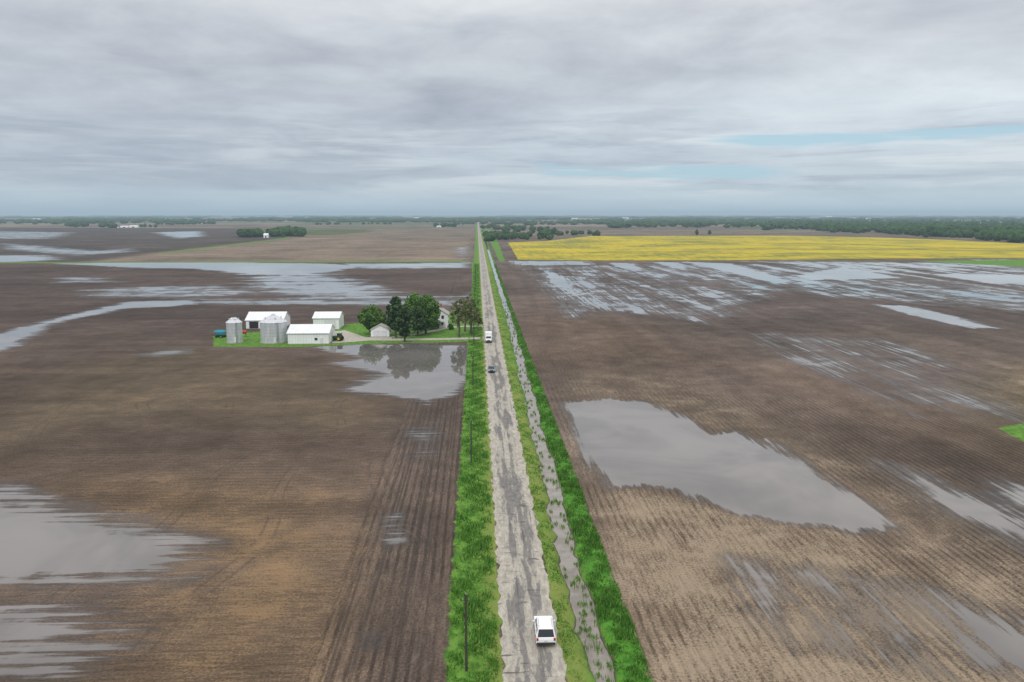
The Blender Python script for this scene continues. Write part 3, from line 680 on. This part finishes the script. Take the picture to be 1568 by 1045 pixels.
# ------------------------------------------------------------------ vehicles
wpaint=mat("white_paint",(.80,.80,.80),.25,0,.03,1,.5); gpaint=mat("bluegrey_paint",(.13,.18,.22),.25,0,.05,1,.5)
glass=mat("dark_glass",(.012,.014,.018),.06,0,.02,1,.6); rub=mat("tire_rubber",(.02,.02,.02),.85); hub=mat("wheel_rim",(.45,.46,.47),.35,.7)
redl=mat("tail_light",(.45,.015,.01),.3); hl_=mat("head_light",(.75,.76,.75),.15); blk=mat("black_trim",(.03,.03,.03),.6); plate=mat("license_plate",(.6,.62,.65),.5)
def wheels(e,W,ys_,r,w_=.26):
    for i,(sx,yy_) in enumerate([(s,y) for y in ys_ for s in(-1,1)]):
        xo=sx*(W/2-.12); 
        t=tubes("tire_%d"%i,[((xo-w_/2,yy_,r),(xo+w_/2,yy_,r),r,r)],rub,e,20); bev(t,.04)
        tubes("rim_%d"%i,[((xo+sx*(w_/2-.06),yy_,r),(xo+sx*(w_/2+.012),yy_,r),r*.62,r*.58)],hub,e,12)
        tubes("wheel_arch_%d"%i,[((sx*(W/2-.2),yy_,r+.04),(sx*(W/2+.004),yy_,r+.04),r*1.18,r*1.18)],blk,e,20)
def car(name,x,y,rz,L,W,Ht,paint,cab,hoodz=1.0,belt=1.08,wr=.37,rack=False):
    """nose towards local +y; cab=(rear_bottom,rear_top,front_top,front_bottom)"""
    e=empty(name,x,y,.12,rz); a=L/2
    prism("body",[(-a+.06,.36),(-a,.5),(-a+.02,.86),(-a+.1,belt),(cab[3]-.05,belt),(a-.35,hoodz),(a-.08,hoodz-.14),(a,.62),(a-.05,.36)],-W/2,W/2,paint,e,.09)
    rb,rt,ft,fb=cab; hw=W/2-.08; tw=W/2-.24
    V=[(-hw,rb,belt-.03),(hw,rb,belt-.03),(hw,fb,belt-.03),(-hw,fb,belt-.03),(-tw,rt,Ht-.05),(tw,rt,Ht-.05),(tw,ft,Ht-.05),(-tw,ft,Ht-.05)]
    mobj("windows",V,[(0,3,2,1),(4,5,6,7),(0,1,5,4),(1,2,6,5),(2,3,7,6),(3,0,4,7)],glass,e)
    bev(box("roof",(0,(rt+ft)/2,Ht-.02),(2*tw+.08,ft-rt+.10,.09),paint,e),.035)
    segs=[]
    for sx in(-1,1):
        for (yb,yt,rr) in((rb,rt,.075),(fb,ft,.05),((rb*.62+fb*.38),(rt*.66+ft*.34),.055),((rb*.28+fb*.72)-.15,(rt*.25+ft*.75)-.1,.045)):
            segs.append(((sx*hw,yb,belt-.03),(sx*tw,yt,Ht-.03),rr,rr*.8))
        segs.append(((sx*tw,rt,Ht-.03),(sx*tw,ft,Ht-.03),.05,.05))
    tubes("pillars",segs,paint,e,8)
    for sx in(-1,1):
        box("tail_light_%d"%(sx+1),(sx*(W/2-.13),-a+.01,.92),(.2,.12,.28),redl,e,.03)
        box("head_light_%d"%(sx+1),(sx*(W/2-.22),a-.08,.74),(.36,.16,.16),hl_,e,.03)
        box("mirror_%d"%(sx+1),(sx*(W/2+.10),fb-.35,belt+.08),(.2,.13,.16),paint,e,.03)
        box("sill_%d"%(sx+1),(sx*(W/2-.0),0,.42),(.03,L*.5,.1),blk,e)
        box("door_line_%d"%(sx+1),(sx*(W/2),(rb*.5+fb*.5),.8),(.012,.03,.5),blk,e)
        box("door_handle_%d"%(sx+1),(sx*(W/2+.01),(rb*.45+fb*.55)-.25,.95),(.03,.18,.04),blk,e)
    box("grille",(0,a-.0,.66),(W*.45,.06,.18),blk,e,.02)
    box("rear_bumper",(0,-a-.03,.50),(W*.94,.14,.2),blk,e,.04); box("front_bumper",(0,a+.0,.45),(W*.94,.12,.16),blk,e,.04)
    box("plate",(0,-a-.0,.74),(.34,.03,.15),plate,e)
    if rack:
        tubes("roof_rack",[((-tw+.08,rt+.2,Ht+.07),(-tw+.08,ft-.2,Ht+.07),.025,.025),((tw-.08,rt+.2,Ht+.07),(tw-.08,ft-.2,Ht+.07),.025,.025)],insu,e,6)
        box("rear_wiper",(.1,rb*.5+rt*.5-.05,belt+.2),(.5,.02,.02),blk,e)
    wheels(e,W,(-L*.29,L*.31),wr)
    return e
x_,y_=S(832,994); car("white_suv",1.5,y_+2.4,R(-1.0),4.9,1.98,1.82,wpaint,(-2.32,-2.0,.35,1.1),1.02,1.1,.39,True)
x_,y_=S(752,572); car("sedan_car",-1.45,y_+2.2,R(180),4.6,1.82,1.46,gpaint,(-1.75,-1.05,.35,1.15),.9,.92,.33)
x_,y_=S(747,526); e=empty("box_truck",-1.5,y_+3.2,.12,R(180))
box("cargo_box",(0,-1.0,1.95),(2.3,4.4,2.3),wpaint,e,.04)
prism("cab",[(1.25,.5),(3.1,.5),(3.2,.9),(3.1,1.25),(2.5,1.4),(2.05,2.15),(1.25,2.2)],-1.0,1.0,wpaint,e,.07)
mobj("windshield",[(-.86,2.53,1.43),(.86,2.53,1.43),(.8,2.09,2.1),(-.8,2.09,2.1)],[(0,1,2,3)],glass,e)
for sx in(-1,1):
    box("side_window_%d"%(sx+1),(sx*1.0,1.75,1.7),(.03,.7,.5),glass,e); box("head_light_%d"%(sx+1),(sx*.75,3.18,.85),(.3,.08,.2),hl_,e); box("mirror_%d"%(sx+1),(sx*1.25,2.2,1.6),(.15,.1,.35),blk,e)
box("grille",(0,3.2,.85),(.9,.06,.3),blk,e); box("bumper",(0,3.25,.52),(2.0,.15,.22),blk,e); box("chassis",(0,0,.62),(.9,5.6,.3),blk,e)
wheels(e,2.1,(-2.0,2.1),.42)
jg=mat("green_machine_paint",(.02,.16,.04),.35); yl=mat("yellow_wheel",(.6,.42,.03),.4); teal=mat("blue_paint",(.08,.42,.58),.45); red=mat("red_paint",(.42,.03,.02),.4)
x_,y_=S(517,523); e=empty("farm_tractor",x_,y_+1,0.06,R(70))
prism("hood",[(0,.9),(2.0,.9),(2.1,1.3),(1.9,1.65),(0,1.8)],-.4,.4,jg,e,.08); box("cab",(0,-.6,1.85),(1.4,1.3,1.3),glass,e,.05); box("cab_roof",(0,-.6,2.6),(1.6,1.55,.16),jg,e,.05)
box("chassis",(0,.2,.8),(.6,3.2,.4),blk,e); tubes("exhaust",[((.25,1.2,1.6),(.25,1.2,2.6),.05,.05)],blk,e)
for sx in(-1,1):
    tubes("rear_tire_%d"%(sx+1),[((sx*.75,-.8,.85),(sx*1.2,-.8,.85),.85,.85)],rub,e,20); tubes("rear_rim_%d"%(sx+1),[((sx*1.1,-.8,.85),(sx*1.22,-.8,.85),.48,.48)],yl,e,14)
    tubes("front_tire_%d"%(sx+1),[((sx*.65,1.6,.55),(sx*.98,1.6,.55),.55,.55)],rub,e,18); tubes("front_rim_%d"%(sx+1),[((sx*.9,1.6,.55),(sx*1.0,1.6,.55),.3,.3)],yl,e,12)
    box("fender_%d"%(sx+1),(sx*.95,-.8,1.78),(.5,1.3,.08),jg,e,.03)
x_,y_=S(338,517); e=empty("grain_wagon",x_,y_,0,R(80))
V=[(-.6,-1,1.0),(.6,-1,1.0),(.6,1,1.0),(-.6,1,1.0),(-1.2,-1.7,2.0),(1.2,-1.7,2.0),(1.2,1.7,2.0),(-1.2,1.7,2.0),(-1.2,-1.7,2.5),(1.2,-1.7,2.5),(1.2,1.7,2.5),(-1.2,1.7,2.5)]
Fs=[(0,3,2,1)]+[(i+4*l,(i+1)%4+4*l,(i+1)%4+4*(l+1),i+4*(l+1)) for l in(0,1) for i in range(4)]
mobj("hopper",V,Fs,teal,e); box("frame",(0,0,.75),(1,3.2,.2),blk,e); tubes("tongue",[((0,1.6,.7),(0,3.4,.5),.07,.07)],blk,e); tubes("hopper_legs",[((sx*.45,sy*1.3,.8),(sx*1.1,sy*1.5,2.0),.05,.05) for sx in(-1,1) for sy in(-1,1)],teal,e)
for i,(sx,sy) in enumerate([(a,b_) for a in(-1,1) for b_ in(-1,1)]): tubes("tire_%d"%i,[((sx*.75,sy*1.2,.45),(sx*1.0,sy*1.2,.45),.45,.45)],rub,e,16)
x_,y_=S(373,516); e=empty("fuel_tank",x_,y_,0)
t=tubes("tank",[((-1.1,0,1.7),(1.1,0,1.7),.6,.6)],red,e,20); bev(t,.12); tubes("stand",[((sx,sy*.4,0),(sx*.9,sy*.3,1.3),.06,.06) for sx in(-.9,.9) for sy in(-1,1)],blk,e)
tubes("fill_cap",[((0,0,2.25),(0,0,2.42),.12,.1)],blk,e)
print("built", nx, ny)
